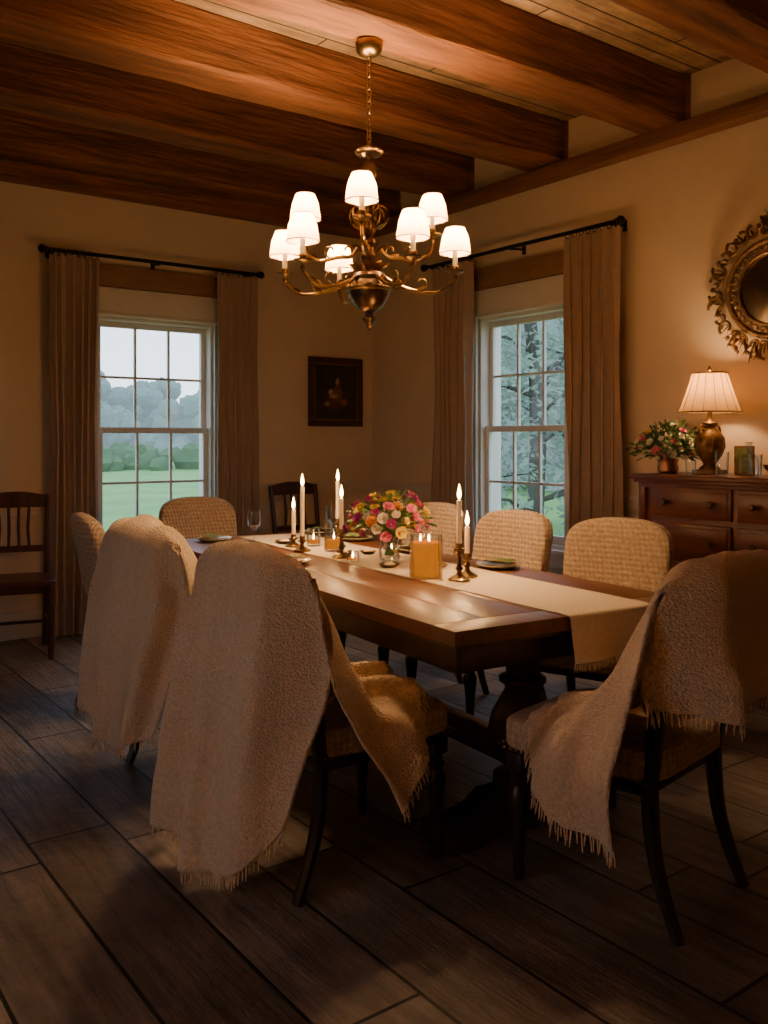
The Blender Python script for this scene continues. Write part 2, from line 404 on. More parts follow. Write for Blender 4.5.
def rod(name, L, loc, rz):
    g = G()
    g.tube([(-L/2, 0, 0), (L/2, 0, 0)], 0.013, 0, 12)
    for sx in (-1, 1):
        g.sph((sx*(L/2+0.022), 0, 0), 0.028, 0); g.tube([(sx*(L/2-.01), 0, 0), (sx*(L/2+.004), 0, 0)], 0.02, 0, 12)
    for x in (-L/2+.05, 0, L/2-.05):
        g.tube([(x, 0, -0.012), (x, 0.065, -0.005), (x, 0.128, -0.0)], 0.007, 0, 8); g.box((x, 0.130, 0.0), (0.03, 0.008, 0.07), 0, 0.002)
    return g.build(name, [M['iron']], loc=loc, rz=rz)
RB = YB-0.135; RR = XR-0.135
rod('curtain_rod', 1.56, (2.485, RB, 2.545), 0)
rod('curtain_rod', 1.80, (RR, 4.36, 2.60), R(-90))
curtain('curtain', 0.32, 2.52, (1.895, RB, 0), 0, 1.3)
curtain('curtain', 0.33, 2.52, (3.08, RB, 0), 0, 4.1, 5)
curtain('curtain', 0.43, 2.575, (RR, 4.965, 0), R(-90), 2.2)
curtain('curtain', 0.41, 2.575, (RR, 3.66, 0), R(-90), 6.4, 5)

# ------------------------------------------------------------------ dining table
TC = (2.279, 3.213); TR = R(-5)
def tw(x, y, z=0.0):
    c, s = math.cos(TR), math.sin(TR); return (TC[0]+x*c-y*s, TC[1]+x*s+y*c, z)
def build_table():
    g = G()
    nb = 5; W = 1.0; L = 2.7
    for i in range(nb):
        w = W/nb; g.box((-W/2+w*(i+.5), 0, 0.738), (w-0.0012, L-0.24, 0.044), 0, 0.0025)
    for sy in (-1, 1): g.box((0, sy*(L/2-0.06), 0.738), (W, 0.119, 0.044), 0, 0.004)
    g.box((0, 0, 0.709), (W-0.03, L-0.03, 0.014), 1, 0.003)
    for sx in (-1, 1): g.box((sx*(W/2-0.09), 0, 0.655), (0.03, L-0.22, 0.095), 1, 0.004)
    for sy in (-1, 1): g.box((0, sy*(L/2-0.11), 0.655), (W-0.15, 0.03, 0.095), 1, 0.004)
    prof = [(0.085, .13), (0.10, .14), (0.10, .17), (0.065, .185), (0.06, .20), (0.085, .22), (0.112, .27), (0.118, .32), (0.105, .38), (0.075, .43), (0.058, .46),
            (0.062, .475), (0.08, .485), (0.08, .50), (0.055, .51), (0.06, .55), (0.085, .585), (0.095, .60), (0.095, .61)]
    for sy in (-1, 1):
        y = sy*1.05
        g.lathe(prof, (0, y, 0), 1, 32)
        g.box((0, y, 0.632), (0.78, 0.11, 0.05), 1, 0.01)
        pts = [(-.36, 0), (-.36, .05), (-.33, .08), (-.26, .085), (-.20, .10), (-.15, .135), (.15, .135), (.20, .10), (.26, .085), (.33, .08), (.36, .05), (.36, 0), (.24, 0), (.20, .025), (-.20, .025), (-.24, 0)]
        vs = [(px, y-0.065, pz) for px, pz in pts]+[(px, y+0.065, pz) for px, pz in pts]
        n = len(pts); fs = [list(range(n)), list(range(2*n-1, n-1, -1))]+[[i, i+n, (i+1) % n+n, (i+1) % n] for i in range(n)]
        g.add(vs, fs, 1)
        for sx in (-1, 1): g.box((sx*0.29, y, 0.04), (0.15, 0.16, 0.078), 1, 0.012)
    g.box((0, 0, 0.235), (0.07, 1.95, 0.09), 1, 0.01)
    return g.build('dining_table', [M['tabletop'], M['tableleg']], loc=(TC[0], TC[1], 0), rz=TR)
build_table()
def build_runner():
    g = G(); hw = 0.19; x0 = 0.115; nx = 20
    path = []
    y = 1.27
    while y > -1.345: path.append((y, 0.7625)); y -= 0.03
    path += [(-1.352, .7615), (-1.358, .757), (-1.3605, .75), (-1.363, .73), (-1.366, .70), (-1.37, .67), (-1.374, .64), (-1.376, .62)]
    vs = []; fs = []
    for (yy, zz) in path:
        for i in range(nx+1):
            s = i/nx; rip = 0.0012*max(0, noise.noise(Vector((s*6, yy*5, 1))))
            if zz < .75: rip = 0.006*(math.sin(s*9)+1)*(.75-zz)/.13
            out = -rip if zz < .75 else 0
            vs.append((x0-hw+2*hw*s+0.006*noise.noise(Vector((yy*2, .5, .2))), yy+out, zz+(rip if zz > .75 else 0)))
    for j in range(len(path)-1):
        for i in range(nx):
            a = j*(nx+1)+i; fs.append([a, a+1, a+nx+2, a+nx+1])
    g.add(vs, fs, 0)
    for i in range(46):
        s = i/45; x = x0-hw+2*hw*s; o = -0.006*(math.sin(s*9)+1)
        g.tube([(x, -1.376+o, .622), (x+random.uniform(-.003, .003), -1.377+o, .608), (x+random.uniform(-.005, .005), -1.377+o, .595)], [.0022, .0026, .0012], 0, 5)
    return g.build('table_runner', [M['runner']], loc=(TC[0], TC[1], 0), rz=TR, ang=80)
build_runner()

# ------------------------------------------------------------------ upholstered dining chairs
BY0 = -0.225
def backy(z): return BY0-(z-0.5)*0.19
def chair(loc, face):
    e = empty('dining_chair', (loc[0], loc[1], 0), R(face))
    g = G()
    def wseat(p):
        k = 1-0.09*(0.25-p.y)/0.5
        dome = 0.018*(1-(p.x/.25)**2)*(1-(p.y/.25)**2) if p.z > 0 else 0
        return Vector((p.x*k, p.y, 0.435+p.z+dome))
    g.rbox((.255, .25, .05), 7, 16, 0, wseat); g.build('seat', [M['boucle']], e)
    g = G()
    def wback(p):
        xn = p.x/.25; zz = 0.733+p.z
        if p.z > 0: zz += 0.030*(1-xn*xn)*(p.z/.19)
        k = 0.93+0.07*(zz-.54)/.45
        return Vector((p.x*k, backy(zz)+p.y+0.03*xn*xn-0.015, zz))
    g.rbox((.25, .045, .19), 5, 18, 0, wback); g.build('back', [M['boucle']], e)
    g = G()
    g.box((0, 0.0, 0.375), (.45, .44, .035), 0, 0.006)
    for sx in (-1, 1):
        prof = [(.012, 0), (.016, .012), (.020, .03), (.017, .05), (.016, .07), (.022, .16), (.030, .23), (.032, .25), (.022, .27), (.020, .28), (.029, .29), (.029, .30), (.020, .31), (.026, .325), (.026, .33)]
        g.lathe(prof, (sx*.205, .20, 0), 0, 18); g.box((sx*.205, .20, .352), (.055, .055, .05), 0, 0.005)
        p = smooth_path([(sx*.20, backy(.80)+.0, .72), (sx*.20, backy(.56)-.0, .56), (sx*.20, -.222, .45), (sx*.20, -.215, .36), (sx*.203, -.235, .18), (sx*.21, -.30, .0)], 5)
        n = len(p); g.tube(p, [(.024 if i < n*0.6 else .024-.008*(i/n-.6)/.4) for i in range(n)], 0, 8)
    g.build('frame', [M['dark']], e)
    g = G()
    for sx in (-1, 1):
        for k in range(22):
            y = -.22+.44*k/21; g.sph((sx*(.253*(1-.09*(.25-y)/.5)), y, .398), .0045, 0, 6, 4)
    for k in range(24):
        x = -.235+.47*k/23; g.sph((x, .249, .398), .0045, 0, 6, 4)
    g.build('nailheads', [M['nail']], e)
    return e
CH = {
 'c': ((1.60, 2.365), -91), 'b': ((1.62, 3.30), -92), 'a': ((1.70, 4.24), -98),
 'd': ((2.335, 4.80), 178), 'f': ((2.93, 2.49), 108), 'e': ((2.87, 3.18), 91), 'g': ((2.90, 3.84), 88),
 'h': ((2.14, 1.74), 10)}
for k, (l, f) in CH.items(): chair(l, f)

# ------------------------------------------------------------------ throws
def lower(p):
    z = p[2]; t = max(0, min(1, (z-.62)/.33)); return Vector((p[0], p[1]+.010*t, z-.066*t))
def throw(grid, chairkey, fold_amp, seed, nu=80, nv=130, fr_len=0.05, folds=3.0):
    loc, face = CH[chairkey]
    Rn = len(grid); Cn = len(grid[0])
    gr = [[lower(p) for p in row] for row in grid]
    def samp(u, v):
        fu = u*(Cn-1); iu = min(int(fu), Cn-2); tu = fu-iu
        fv = v*(Rn-1); iv = min(int(fv), Rn-2); tv = fv-iv
        rows = []
        for r in (iv-1, iv, iv+1, iv+2):
            r = max(0, min(Rn-1, r)); g_ = gr[r]
            rows.append(cr(g_[max(iu-1, 0)], g_[iu], g_[iu+1], g_[min(iu+2, Cn-1)], tu))
        return cr(rows[0], rows[1], rows[2], rows[3], tv)
    P = [[samp(i/nu, j/nv) for i in range(nu+1)] for j in range(nv+1)]
    Q = [[None]*(nu+1) for _ in range(nv+1)]
    a = P[nv//8][nu//2]; n0 = (P[nv//8][nu//2+1]-a).cross(P[nv//8+1][nu//2]-a); sg = -1 if n0.y > 0 else 1
    for j in range(nv+1):
        for i in range(nu+1):
            du = P[j][min(i+1, nu)]-P[j][max(i-1, 0)]; dv = P[min(j+1, nv)][i]-P[max(j-1, 0)][i]
            n = du.cross(dv)*sg
            n = n.normalized() if n.length > 1e-9 else Vector((0, -1, 0))
            u = i/nu; v = j/nv
            endw = min(1, abs(v-0.47)*2.8)
            ph = 2*PI*folds*u + 3.0*noise.noise(Vector((u*1.6, v*1.6, seed)))
            sh = 1-abs(math.sin(ph*.5+seed)); sh = sh**1.2
            sh2 = (1-abs(math.sin(ph*.95+seed*2+1.5*v)))**2
            d = fold_amp*(0.10+0.90*endw)*(sh+.4*sh2)*max(0.15, 0.9+1.2*noise.noise(Vector((u*2.5, v*2.0, seed+3))))
            d += 0.010*(0.5+0.5*noise.noise(P[j][i]*7+Vector((seed, 0, 0))))+0.0015*noise.noise(P[j][i]*40)
            Q[j][i] = P[j][i]+n*max(d, 0)
    for _ in range(2):
        Q = [[(Q[j][i]*2+Q[j][max(i-1, 0)]+Q[j][min(i+1, nu)])/4 if 0 < i < nu else Q[j][i] for i in range(nu+1)] for j in range(nv+1)]
    g = G(); vs = [q for row in Q for q in row]; fs = []
    for j in range(nv):
        for i in range(nu):
            a = j*(nu+1)+i; f = [a, a+1, a+nu+2, a+nu+1]; fs.append(f if sg > 0 else f[::-1])
    g.add(vs, fs, 0)
    ob = g.build('throw_blanket', [M['throw']], loc=(loc[0], loc[1], 0), rz=R(face), ang=180)
    so = ob.modifiers.new('s', 'SOLIDIFY'); so.thickness = 0.010; so.offset = 1
    g = G()
    for (jj, jn) in ((0, 1), (nv, nv-1)):
        for k in range(70):
            s = (k+0.5)/70*nu; i = int(s); t = s-i
            p = Q[jj][i].lerp(Q[jj][min(i+1, nu)], t); q = Q[jn][i].lerp(Q[jn][min(i+1, nu)], t)
            d = (p-q).normalized(); d = (d*0.75+Vector((random.uniform(-.25, .25), random.uniform(-.25, .25), -0.45))).normalized()
            L = fr_len*random.uniform(.6, 1.0)
            e1 = p+d*L*.5; e2 = e1+(d+Vector((0, 0, -.8))).normalized()*L*.5
            for e in (e1, e2): e.z = max(e.z, 0.006)
            g.tube([p-d*.006, e1, e2], [.0024, .0027, .0012], 0, 5)
    g.build('fringe', [M['throw']], parent=ob)
    return ob
TOPS = [
 [(-.272, -.365, .975), (-.15, -.40, .995), (0, -.405, 1.00), (.185, -.395, .985), (.290, -.29, .945)],
 [(-.268, -.325, 1.01), (-.14, -.345, 1.028), (0, -.35, 1.035), (.16, -.345, 1.024), (.284, -.305, .985)],
 [(-.262, -.27, .985), (-.13, -.285, 1.005), (.0, -.29, 1.01), (.16, -.285, .995), (.300, -.31, .945)]]
gc = [
 [(-.41, -.39, .15), (-.22, -.43, .08), (-.04, -.44, .045), (.12, -.42, .10), (.26, -.36, .25)],
 [(-.39, -.40, .34), (-.20, -.42, .30), (-.02, -.43, .28), (.14, -.42, .33), (.285, -.32, .40)],
 [(-.35, -.395, .60), (-.18, -.41, .58), (0, -.415, .57), (.18, -.40, .60), (.300, -.25, .60)],
 [(-.30, -.38, .84), (-.16, -.40, .84), (0, -.405, .84), (.195, -.39, .84), (.297, -.25, .83)],
] + TOPS + [
 [(-.22, -.215, .82), (-.09, -.225, .82), (.03, -.23, .82), (.20, -.215, .81), (.325, -.305, .79)],
 [(-.15, -.17, .66), (-.04, -.18, .66), (.08, -.18, .65), (.22, -.16, .64), (.335, -.27, .61)],
 [(-.06, -.12, .53), (.03, -.12, .525), (.13, -.11, .52), (.24, -.09, .515), (.34, -.19, .45)],
 [(.0, -.01, .520), (.08, .01, .515), (.17, .02, .51), (.275, .0, .485), (.342, -.11, .35)],
 [(.05, .08, .515), (.12, .10, .512), (.21, .11, .50), (.305, .06, .40), (.345, -.05, .25)],
]
throw(gc, 'c', 0.062, 1.7)
gb = [
 [(-.34, -.42, .27), (-.16, -.44, .21), (.0, -.44, .18), (.16, -.43, .20), (.31, -.36, .27)],
 [(-.32, -.41, .48), (-.16, -.43, .46), (.0, -.43, .45), (.17, -.42, .46), (.305, -.30, .48)],
 [(-.30, -.40, .70), (-.15, -.415, .70), (0, -.415, .70), (.19, -.395, .70), (.298, -.25, .69)],
 [(-.285, -.385, .85), (-.15, -.40, .85), (0, -.405, .85), (.19, -.39, .85), (.297, -.27, .84)],
] + TOPS + [
 [(-.25, -.215, .85), (-.10, -.23, .85), (.03, -.235, .85), (.18, -.22, .85), (.315, -.29, .84)],
 [(-.24, -.19, .74), (-.09, -.20, .74), (.05, -.20, .74), (.19, -.19, .74), (.315, -.27, .72)],
 [(-.23, -.16, .62), (-.08, -.17, .60), (.06, -.17, .58), (.20, -.16, .54), (.32, -.24, .50)]]
throw(gb, 'b', 0.055, 5.2)
gh = [
 [(-.30, -.24, .625), (-.18, -.37, .61), (.0, -.42, .62), (.15, -.415, .63), (.28, -.37, .64)],
 [(-.298, -.235, .69), (-.19, -.385, .69), (.0, -.415, .70), (.15, -.41, .71), (.285, -.37, .72)],
 [(-.296, -.24, .77), (-.195, -.385, .77), (.0, -.41, .78), (.155, -.405, .79), (.285, -.367, .80)],
 [(-.296, -.255, .85), (-.195, -.39, .86), (0, -.405, .87), (.15, -.40, .87), (.285, -.365, .87)],
 [(-.290, -.29, .945), (-.185, -.395, .985), (0, -.405, 1.00), (.14, -.40, .995), (.275, -.365, .975)],
 [(-.284, -.305, .985), (-.16, -.345, 1.024), (0, -.35, 1.035), (.13, -.345, 1.028), (.27, -.325, 1.01)],
 [(-.305, -.31, .945), (-.17, -.28, .995), (-.0, -.285, 1.01), (.12, -.285, 1.00), (.24, -.275, .98)],
 [(-.335, -.31, .80), (-.21, -.215, .80), (-.06, -.225, .82), (.06, -.225, .82), (.17, -.22, .82)],
 [(-.360, -.29, .63), (-.25, -.165, .63), (-.11, -.17, .65), (-.01, -.175, .66), (.09, -.17, .66)],
 [(-.372, -.26, .50), (-.295, -.09, .50), (-.17, -.07, .52), (-.07, -.09, .525), (.03, -.10, .53)],
 [(-.378, -.24, .40), (-.335, -.06, .42), (-.25, .01, .500), (-.12, .01, .515), (-.03, .0, .52)],
 [(-.38, -.24, .29), (-.36, -.08, .29), (-.325, .05, .34), (-.24, .13, .475), (-.09, .11, .515)],
]
throw(gh, 'h', 0.055, 3.1)

# ------------------------------------------------------------------ wooden side chairs
def side_chair(loc, face):
    g = G(); w = .22
    def ws(p): return Vector((p.x*(1-.1*(.21-p.y)/.42), p.y, .455+p.z))
    g.rbox((.225, .21, .018), 8, 10, 0, ws)
    for sx in (-1, 1):
        g.lathe([(.013, 0), (.018, .05), (.022, .2), (.024, .3), (.018, .33), (.024, .36), (.024, .44)], (sx*.19, .17, 0), 0, 14)
        p = smooth_path([(sx*.185, -.26, 0), (sx*.185, -.21, .2), (sx*.19, -.19, .45), (sx*.195, -.215, .7), (sx*.20, -.26, .95)], 5)
        g.tube(p, .018, 0, 8)
        g.tube([(sx*.19, .17, .20), (sx*.185, -.215, .20)], .010, 0, 8)
        g.box((sx*.19, 0, .42), (.02, .36, .05), 0, .004)
    g.tube([(-.19, 0, .20), (.19, 0, .20)], .010, 0, 8)
    g.box((0, .17, .42), (.36, .02, .05), 0, .004)
    def slat(z, h, amp=0.02, y0=0):
        n = 16; vs = []; fs = []
        for i in range(n+1):
            x = -.20+.40*i/n; b = -.02*(1-(x/.2)**2); zz = amp*(1-(x/.2)**2)
            yb = -.215-(z-.7)*.18+b
            for (dy, dz) in ((-.009, -h/2), (.009, -h/2), (.009, h/2+zz), (-.009, h/2+zz)): vs.append((x, yb+dy, z+dz))
        for i in range(n):
            for a in range(4): fs.append([i*4+a, i*4+(a+1) % 4, i*4+4+(a+1) % 4, i*4+4+a])
        fs.append([3, 2, 1, 0]); fs.append([n*4, n*4+1, n*4+2, n*4+3]); g.add(vs, fs, 0)
    slat(.91, .07, .03); slat(.62, .04, .0)
    for x in (-.09, -.03, .03, .09):
        g.tube([(x, -.235, .88), (x*.9, -.225, .75), (x, -.215, .63)], [.009, .011, .009], 0, 8)
    return g.build('wooden_side_chair', [M['sidechair']], loc=(loc[0], loc[1], 0), rz=R(face))
side_chair((1.43, 5.66), 168)
side_chair((3.60, 5.80), 180)

# ------------------------------------------------------------------ sideboard
def sideboard():
    g = G(); x0, x1, y0, y1 = 3.96, 4.39, 1.42, 3.06; cy = (y0+y1)/2; cx = (x0+x1)/2
    g.box((cx+.0, cy, 0.62), (x1-x0, y1-y0, 0.93), 0, 0.006)
    g.box((cx-.012, cy, 1.105), (x1-x0+.035, y1-y0+.07, 0.03), 0, 0.008)
    g.box((cx-.006, cy, 1.085), (x1-x0+.02, y1-y0+.04, 0.02), 0, 0.006)
    g.box((cx-.008, cy, 0.17), (x1-x0+.03, y1-y0+.04, 0.05), 0, 0.008)
    for yy in (y0+.05, y1-.05):
        for xx in (x0+.05, x1-.05):
            g.lathe([(.025, 0), (.04, .02), (.045, .06), (.03, .09), (.035, .15)], (xx, yy, 0), 0, 18)
    n = 3; w = (y1-y0-.16)/n
    for i in range(n):
        yc = y0+.08+w*(i+.5)
        for (za, zb) in ((.90, 1.06), (.70, .875)):
            g.box((x0-.006, yc, (za+zb)/2), (.016, w-.03, zb-za), 0, .006)
            g.box((x0-.014, yc, (za+zb)/2), (.01, w-.07, zb-za-.04), 0, .004)
            for dy in (-w*.27, w*.27):
                g.lathe([(.008, 0), (.007, .012), (.016, .02), (.018, .028), (.010, .035)], (0, 0, 0), 1, 14, Matrix.Translation((x0-.018, yc+dy, (za+zb)/2)) @ Matrix.Rotation(R(-90), 4, 'Y'))
        za, zb = .215, .675
        for (a, b, c, d) in ((yc-w/2+.015, yc-w/2+.07, za, zb), (yc+w/2-.07, yc+w/2-.015, za, zb), (yc-w/2+.015, yc+w/2-.015, za, za+.06), (yc-w/2+.015, yc+w/2-.015, zb-.06, zb)):
            g.box((x0-.008, (a+b)/2, (c+d)/2), (.02, b-a, d-c), 0, .004)
        g.box((x0-.004, yc, (za+zb)/2), (.014, w-.18, zb-za-.17), 0, .012)
        g.lathe([(.008, 0), (.007, .012), (.014, .02), (.008, .03)], (0, 0, 0), 1, 12, Matrix.Translation((x0-.018, yc+w/2-.045, .5)) @ Matrix.Rotation(R(-90), 4, 'Y'))
    for yy in (y0+.04, y1-.04):
        g.lathe([(.02, .2), (.026, .22), (.018, .25), (.024, .4), (.028, .6), (.022, .8), (.018, .9), (.026, .93), (.026, 1.05)], (x0-.002, yy, 0), 0, 16, star=.06, starn=8)
    return g.build('sideboard', [M['mahog'], M['bronze']])
sideboard()
SZ = 1.1205
def lamp(x, y):
    e = empty('table_lamp', (x, y, SZ))
    g = G()
    g.box((0, 0, .012), (.13, .13, .024), 0, .006)
    g.lathe([(.055, .024), (.05, .035), (.03, .05), (.035, .06), (.062, .10), (.078, .145), (.074, .19), (.05, .225), (.03, .245), (.038, .26), (.040, .268), (.018, .285), (.012, .30), (.012, .34)], (0, 0, 0), 0, 32, star=.03, starn=16)
    for sx in (-1, 1): g.tube(smooth_path([(sx*.035, 0, .25), (sx*.085, 0, .25), (sx*.095, 0, .20), (sx*.07, 0, .17)], 5), .007, 0, 8)
    g.lathe([(.004, .34), (.004, .54), (.010, .545), (.012, .555), (.004, .57)], (0, 0, 0), 0, 10)
    g.build('base', [M['gilt']], e)
    g = G()
    pr = [(.160, .325), (.145, .36), (.122, .42), (.102, .48), (.088, .53)]
    g.lathe(pr, (0, 0, 0), 0, 96, closed=False, star=.014, starn=32)
    g.build('shade', [M['lshade']], e)
    g = G()
    for (r, z) in ((.161, .326), (.089, .53)): g.tube([(r*math.cos(2*PI*k/48), r*math.sin(2*PI*k/48), z) for k in range(49)], .004, 0, 6, False)
    for k in range(16):
        a = 2*PI*k/16; g.tube([((r+.004)*math.cos(a), (r+.004)*math.sin(a), z) for r, z in pr], .0016, 0, 5)
    for k in range(3): a = 2*PI*k/3; g.tube([(0, 0, .525), (.088*math.cos(a), .088*math.sin(a), .53)], .002, 0, 5)
    g.build('shade_trim', [M['gilt']], e)
    g = G(); g.sph((0, 0, .41), (.028, .028, .036), 0); g.build('bulb', [M['bulb']], e)
    light('lamp_light', (0, 0, .455), 13, (1.0, .55, .24), .04, e)
lamp(4.19, 2.78)

def flower(g, c, n, r, mi, cm=None):
    n = n.normalized(); q = n.to_track_quat('Z', 'Y').to_matrix().to_4x4(); T0 = Matrix.Translation(c) @ q
    for lay, (cnt, rr, tilt) in enumerate(((7, r, .35), (6, r*.72, .8), (4, r*.45, 1.15))):
        for k in range(cnt):
            a = 2*PI*k/cnt+lay*.5+random.uniform(-.1, .1)
            mx = T0 @ Matrix.Rotation(a, 4, 'Z') @ Matrix.Rotation(-tilt+random.uniform(-.12, .12), 4, 'Y')
            w = rr*.42
            vs = [(0, 0, 0), (rr*.4, -w*.8, rr*.04), (rr*.8, -w, rr*.12), (rr, 0, rr*.22), (rr*.8, w, rr*.12), (rr*.4, w*.8, rr*.04), (rr*.55, 0, -rr*.04)]
            g.add(vs, [[0, 1, 6], [1, 2, 6], [2, 3, 6], [3, 4, 6], [4, 5, 6], [5, 0, 6]], mi, mx)
    g.sph((0, 0, r*.18), r*.18, cm if cm is not None else mi, 6, 4, T0)
def leafg(g, c, d, L, w, mi):
    d = d.normalized(); s = d.cross(Vector((0, 0, 1)))
    s = s.normalized() if s.length > .01 else Vector((1, 0, 0)); u = s.cross(d)
    tw_ = random.uniform(-1, 1); s2 = s*math.cos(tw_)+u*math.sin(tw_); u2 = d.cross(s2)
    vs = []
    for t, ww in ((0, .05), (.25, .8), (.55, 1), (.8, .6), (1, .02)):
        c0 = c+d*L*t-Vector((0, 0, 1))*L*.25*t*t
        vs += [c0-s2*w*ww, c0+u2*w*.2*ww*-1, c0+s2*w*ww]
    fs = []
    for j in range(4): fs += [[j*3, j*3+1, j*3+4, j*3+3], [j*3+1, j*3+2, j*3+5, j*3+4]]
    g.add(vs, fs, mi)
def bouquet(name, loc, vase_h, vase_r, rad, cz, nfl, mats_i, fr, squash=.75, leafn=60, vase='glass', trailing=False, lmax=.95):
    e = empty(name, loc)
    g = G()
    vr = vase_r
    prof = [(vr*.75, 0), (vr*.95, .01), (vr, vase_h*.4), (vr*.9, vase_h*.75), (vr*1.02, vase_h)]
    g.lathe([(vr*.3, 0)]+prof+[(vr*.96, vase_h), (vr*.85, vase_h*.75), (vr*.94, vase_h*.4), (vr*.88, .014), (vr*.3, .012)], (0, 0, 0), 0, 28, closed=True)
    g.build('vase', [M[vase]], e)
    g = G(); cc = Vector((0, 0, cz))
    for k in range(nfl):
        i = k+.5; ph = math.acos(1-1.55*i/nfl); th = PI*(1+5**.5)*i
        dv = Vector((math.cos(th)*math.sin(ph), math.sin(th)*math.sin(ph), math.cos(ph)))
        p = cc+Vector((dv.x*rad, dv.y*rad, dv.z*rad*squash))*random.uniform(.66, 1.2)
        flower(g, p, dv+Vector((random.uniform(-.3, .3), random.uniform(-.3, .3), 0.25)), fr*random.uniform(.5, 1.3), random.choice(mats_i), 2)
        g.tube(smooth_path([p-dv*.005, cc.lerp(p, .45)-Vector((0, 0, .02)), (dv.x*vr*.5, dv.y*vr*.5, vase_h*.9), (-dv.x*vr*.5, -dv.y*vr*.5, .03)], 4), .0018, 5, 5)
    for k in range(leafn):
        th = random.uniform(0, 2*PI); ph = random.uniform(.2, 2.0)
        dv = Vector((math.cos(th)*math.sin(ph), math.sin(th)*math.sin(ph), math.cos(ph)*squash))
        p = cc+dv*rad*random.uniform(.4, lmax); leafg(g, p, dv+Vector((0, 0, .1)), random.uniform(.03, .06), random.uniform(.006, .012), 5)
    if trailing:
        for k in range(24):
            th = random.uniform(0, 2*PI); dv = Vector((math.cos(th), math.sin(th), 0))
            pts = smooth_path([cc, cc+dv*rad*.8+Vector((0, 0, random.uniform(0, .09))), cc+dv*rad*1.4+Vector((0, 0, random.uniform(-.05, .12)))], 5); g.tube(pts, .0015, 5, 4)
            for p in pts[3:]: leafg(g, p, dv+Vector((random.uniform(-1, 1), random.uniform(-1, 1), random.uniform(-.6, .6))), .032, .011, 5)
    g.build('flowers', FL+[M['leaf']], e)
    return e
random.seed(3)
bouquet('flower_bouquet', (2.376, 3.17, .7645), .12, .048, .175, .185, 84, [0, 0, 1, 1, 2, 2, 2, 3, 3, 4], .026, .60, 220, 'glass', False, 1.05)
bouquet('potted_flowers', (4.13, 2.995, SZ), .075, .056, .145, .135, 56, [3, 3, 3, 0, 2, 3], .024, .85, 320, 'copper', True, 1.1)

def vessel(name, loc, prof, mat):
    g = G(); g.lathe(prof, (0, 0, 0), 0, 24)
    return g.build(name, [mat], loc=loc)
def tumbler(h, r): return [(r*.3, 0), (r*.85, 0), (r, h), (r*.94, h), (r*.8, .008), (r*.3, .008)]
vessel('glass_tumbler', (3.995, 2.76, SZ), tumbler(.08, .028), M['glass'])
vessel('glass_tumbler', (4.02, 2.60, SZ), tumbler(.12, .036), M['glass'])
vessel('glass_decanter', (4.13, 2.52, SZ), [(.02, 0), (.045, 0), (.05, .03), (.045, .09), (.016, .12), (.014, .16), (.022, .165), (.02, .17), (.012, .165), (.012, .13)], M['glass'])
vessel('glass_tumbler', (4.02, 2.42, SZ), tumbler(.11, .034), M['glass'])
vessel('brass_bowl', (4.10, 2.36, SZ), [(.02, 0), (.03, .0), (.02, .015), (.05, .04), (.06, .06), (.055, .06), (.045, .04), (.01, .025)], M['brass'])
def framed_photo():
    g = G(); g.box((0, 0, .075), (.012, .11, .15), 0, .003); g.box((-.006, 0, .075), (.004, .08, .12), 1, 0.001)
    g.tube([(.005, 0, .09), (.05, 0, .003)], .003, 0, 5)
    g.build('small_picture_frame', [M['gilt'], M['green']], loc=(4.22, 2.60, SZ))
framed_photo()

# ------------------------------------------------------------------ ornate mirror
def mirror():
    cy, cz, r = 2.54, 2.09, .28
    g = G()
    def P(a, rr, dx): return Vector((XR-.03-dx, cy+rr*math.cos(a), cz+rr*1.0*math.sin(a)))
    g.tube([P(2*PI*k/64, r-.03, 0.01) for k in range(65)], .016, 0, 10, False)
    g.tube([P(2*PI*k/64, r-.09, 0.012) for k in range(65)], .008, 0, 8, False)
    random.seed(11)
    for k in range(30):
        a = 2*PI*k/30; s = 1 if k % 2 else -1
        pts = []
        rad = Vector((0, math.cos(a), math.sin(a))); tan = Vector((0, -math.sin(a), math.cos(a)))
        sc = random.uniform(.85, 1.45)
        c0 = P(a, r+.02, .02)
        for j in range(17):
            t = j/16; rr = .046*sc*(1-t*.75)
            pts.append(c0+rad*(.012+rr*math.cos(s*t*5.2))+tan*(rr*math.sin(s*t*5.2))+Vector((-.012*math.sin(t*PI), 0, 0)))
        g.tube(pts, [.009*(1-.5*j/16) for j in range(17)], 0, 6)
        c1 = P(a+.1, r-.055, .015); pts = []
        for j in range(12):
            t = j/11; rr = .030*(1-t*.7); pts.append(c1+rad*(rr*math.cos(-s*t*5))+tan*(rr*math.sin(-s*t*5)))
        g.tube(pts, .006, 0, 5)
        g.sph(tuple(P(a+.09, r+.06*sc, .01)), (.010, .014, .014), 0, 8, 6)
        for q in (-.6, 0, .6):
            dd = (Vector((-.15, math.cos(a+q), math.sin(a+q))))
            leafg(g, P(a, r+.0, .025), dd, random.uniform(.05, .11), .013, 0)
    for s in (-1, 1):
        for (k, l) in ((.6, .12), (.25, .15), (1.0, .09)):
            leafg(g, Vector((XR-.05, cy, cz+r+.03)), Vector((-.05, s*k, 1)), l, .022, 0)
    g.sph((XR-.05, cy, cz+r+.05), (.02, .03, .035), 0)
    n = 48
    g.add([P(2*PI*k/n, r-.09, 0.0) for k in range(n)], [list(range(n))], 1)
    g.add([P(2*PI*k/n, r-.085, -0.02) for k in range(n)], [list(range(n))], 0)
    return g.build('ornate_wall_mirror', [M['gilt'], M['mirror']])
mirror()
